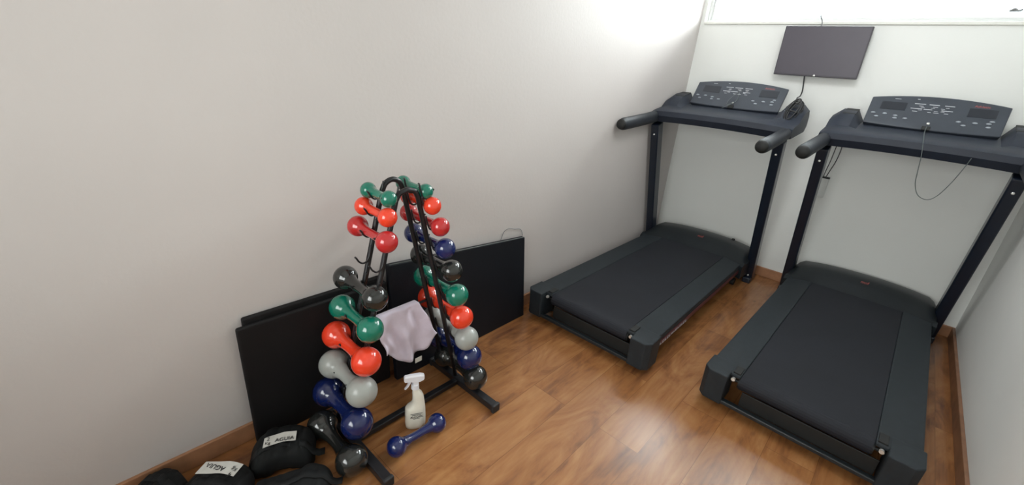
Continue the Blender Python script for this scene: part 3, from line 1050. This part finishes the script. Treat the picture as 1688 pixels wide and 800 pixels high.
# ------------------------------------------------------------------ spray bottle
sb = thing('spray_bottle', 'translucent white trigger spray bottle standing on the floor inside the rack', 'spray bottle', (0.385, -3.085, 0), radians(62))


def oval(z, rx, ry, ox=0.0, n=28, p=2.6):
    out = []
    for k in range(n):
        a = 2 * pi * k / n
        c, s = cos(a), sin(a)
        out.append((ox + rx * math.copysign(abs(c) ** (2 / p), c), ry * math.copysign(abs(s) ** (2 / p), s), z))
    return out


# local +x points to the back of the bottle, nozzle towards -x
prof = [(0.000, 0.036, 0.025, 0.0), (0.004, 0.041, 0.029, 0.0), (0.020, 0.043, 0.031, 0.0), (0.060, 0.043, 0.031, 0.0), (0.095, 0.042, 0.030, 0.0), (0.105, 0.038, 0.029, 0.003),
        (0.114, 0.030, 0.026, 0.010), (0.130, 0.025, 0.023, 0.013), (0.155, 0.023, 0.021, 0.012), (0.172, 0.020, 0.020, 0.008), (0.184, 0.015, 0.015, 0.004), (0.192, 0.0135, 0.0135, 0.002), (0.204, 0.0135, 0.0135, 0.002)]
bm = loft([oval(z, a, b, o) for z, a, b, o in prof])
body = obj('bottle_body', bm, M_bottle, sb, smooth=True)
es = body.modifiers.new('edge', 'EDGE_SPLIT'); es.split_angle = radians(60)
obj('collar', lathe([(0.198, 0.0), (0.198, 0.0165), (0.218, 0.0155), (0.218, 0.0)], 24, 'z'), M_trigger, sb)
secs = []
for x, w, z0, z1 in ((-0.045, 0.009, 0.243, 0.262), (-0.040, 0.011, 0.238, 0.266), (-0.020, 0.011, 0.238, 0.268), (0.000, 0.012, 0.232, 0.268), (0.020, 0.012, 0.234, 0.268), (0.034, 0.011, 0.240, 0.264), (0.038, 0.008, 0.244, 0.260)):
    secs.append([(x, -w, z0), (x, w, z0), (x, w, z1 - 0.006), (x, w * 0.6, z1), (x, -w * 0.6, z1), (x, -w, z1 - 0.006)])
head = obj('spray_head', loft(secs), M_trigger, sb, bevel=0.002)
obj('neck', box(-0.008, 0.014, -0.010, 0.010, 0.216, 0.236), M_trigger, sb, bevel=0.002)
bm = loft([[(x - d, -0.006, z), (x + d, -0.006, z), (x + d, 0.006, z), (x - d, 0.006, z)] for x, z, d in ((-0.020, 0.240, 0.006), (-0.024, 0.226, 0.005), (-0.031, 0.212, 0.0045), (-0.041, 0.200, 0.0035))])
obj('trigger', bm, M_trigger, sb, bevel=0.0015)
# printed writing on the side facing the room (local -y side)
bm = bmesh.new()
for z, x0, x1 in ((0.086, -0.024, 0.026), (0.079, -0.018, 0.020), (0.060, -0.012, 0.014)):
    add_box(bm, x0, x1, -0.0314, -0.0306, z, z + 0.0022)
tb = text_bm('ALCOOL', 0.0135, Matrix.Translation((0.002, -0.0314, 0.0705)) @ Matrix.Rotation(radians(90), 4, 'X'), 0.0006)
join_bm(bm, tb)
obj('printed_text', bm, M_ink, body)

# ------------------------------------------------------------------ ankle weights on the floor


def ankle_weight(label, cx, cy, rz, L, Wd, Hh, seed, label_at=None, txt=None, txt_rot=0.0, droop=0.0):
    rnd = random.Random(seed)
    t = thing('ankle_weight', label, 'ankle weight', (cx, cy, 0), rz, 'ankle weights on the floor')
    nu, nv = 44, 22
    bm = bmesh.new()
    ph = [rnd.uniform(0, 6) for _ in range(6)]

    def surf(u, v):           # u in 0..1 along the length, v around
        a = 2 * pi * v
        e = abs(2 * u - 1)
        end = (1 - e ** 5) ** 0.5 if e < 1 else 0.0
        pouch = 1 - 0.10 * (0.5 + 0.5 * cos(u * 5 * 2 * pi)) ** 4
        c, s = cos(a), sin(a)
        yy = Wd / 2 * math.copysign(abs(c) ** 0.75, c) * end * (0.96 + 0.05 * sin(3 * a + ph[0] + u * 4))
        zz = Hh / 2 * math.copysign(abs(s) ** 0.75, s) * end * pouch * (1 + 0.10 * sin(u * 9 + ph[1]) + 0.07 * sin(u * 21 + a * 2 + ph[2]))
        xx = (u - 0.5) * L * (1 + 0.02 * sin(a * 2 + ph[3]))
        zz = zz + Hh / 2 * 0.98 + 0.0
        zz -= droop * (2 * u - 1) ** 2
        yy += 0.015 * sin(u * 5 + ph[4])
        return Vector((xx, yy, max(0.001, zz)))
    ringsv = []
    for i in range(1, nu):
        ringsv.append([bm.verts.new(surf(i / nu, k / nv)) for k in range(nv)])
    for a, b in zip(ringsv, ringsv[1:]):
        for k in range(nv):
            bm.faces.new([a[k], a[(k + 1) % nv], b[(k + 1) % nv], b[k]])
    bm.faces.new(ringsv[0][::-1]); bm.faces.new(ringsv[-1])
    obj('pouch', bm, M_nylon, t, smooth=True)
    # webbing strap over the top with a loose tongue
    bm = bmesh.new()
    pr = []
    for i in range(25):
        u = 0.03 + 0.94 * i / 24
        p = surf(u, 0.25) + Vector((0, 0, 0.003))
        pr.append(p)
    tip = pr[-1]
    pr += [tip + Vector((0.02, 0.004, -0.018)), tip + Vector((0.040, 0.010, -0.020 if tip.z > 0.04 else -0.004))]
    for p in pr:
        p.z = max(0.004, p.z)
    so_ = -0.034 if label_at else 0.0
    vs = [[bm.verts.new(p + Vector((0, so_ - 0.014, so_ * 0.25))), bm.verts.new(p + Vector((0, so_ + 0.014, so_ * 0.12)))] for p in pr]
    for a, b in zip(vs, vs[1:]):
        bm.faces.new([a[0], a[1], b[1], b[0]])
    obj('strap', bm, M_strap, t, smooth=True, solid=0.003)
    if label_at:
        u0, u1, off, w = label_at
        bm = bmesh.new()
        n = 10
        vs = []
        pts = []
        for i in range(n + 1):
            u = u0 + (u1 - u0) * i / n
            p = surf(u, 0.25) + Vector((0, off, 0.004))
            pts.append(p)
        zs = max(p.z for p in pts)
        for i, p in enumerate(pts):
            p.z = zs + 0.0008 * sin(i * 1.3)
            vs.append([bm.verts.new(p + Vector((0, -w / 2, -w * 0.10))), bm.verts.new(p + Vector((0, w / 2, 0)))])
        for a, b in zip(vs, vs[1:]):
            bm.faces.new([a[0], a[1], b[1], b[0]])
        lb_ = obj('cloth_label', bm, M_label, t, solid=0.0012)
        mid = (pts[0] + pts[-1]) / 2
        wl = (pts[-1] - pts[0]).length
        tilt = math.atan2(0.10 * w, w)
        base = Matrix.Translation(Vector((mid.x, mid.y, zs - w * 0.05 + 0.0018))) @ Matrix.Rotation(tilt, 4, 'X') @ Matrix.Rotation(txt_rot, 4, 'Z')
        a = text_bm(txt[0], w * 0.50, base @ Matrix.Translation((-wl * 0.37, w * 0.20, 0)))
        join_bm(a, text_bm('Kg', w * 0.40, base @ Matrix.Translation((-wl * 0.37, -w * 0.24, 0))))
        join_bm(a, text_bm(txt[1], w * 0.50, base @ Matrix.Translation((wl * 0.14, -w * 0.06, 0)), 0.0005))
        obj('label_print', a, M_ink, lb_)
    return t


ankle_weight('black ankle weight with an upright white label, against the foot of the folding mat', 0.205, -3.553, radians(61), 0.225, 0.175, 0.120, 2, (0.24, 0.72, -0.016, 0.042), ('2', 'AGUIA'), 0.0, 0.02)
ankle_weight('bulky unlabelled black ankle weight beside the left foot bar of the rack', 0.392, -3.603, radians(57), 0.265, 0.150, 0.115, 7, None, None, 0.0, 0.03)
ankle_weight('black ankle weight whose tilted white label reads upside down', 0.208, -3.768, radians(31), 0.215, 0.135, 0.108, 5, (0.20, 0.78, 0.016, 0.046), ('4', 'AGUIA'), pi, 0.02)
ankle_weight('plain black ankle weight nearest the bottom left corner, against the wall', 0.105, -3.905, radians(35), 0.175, 0.125, 0.100, 9, droop=0.02)
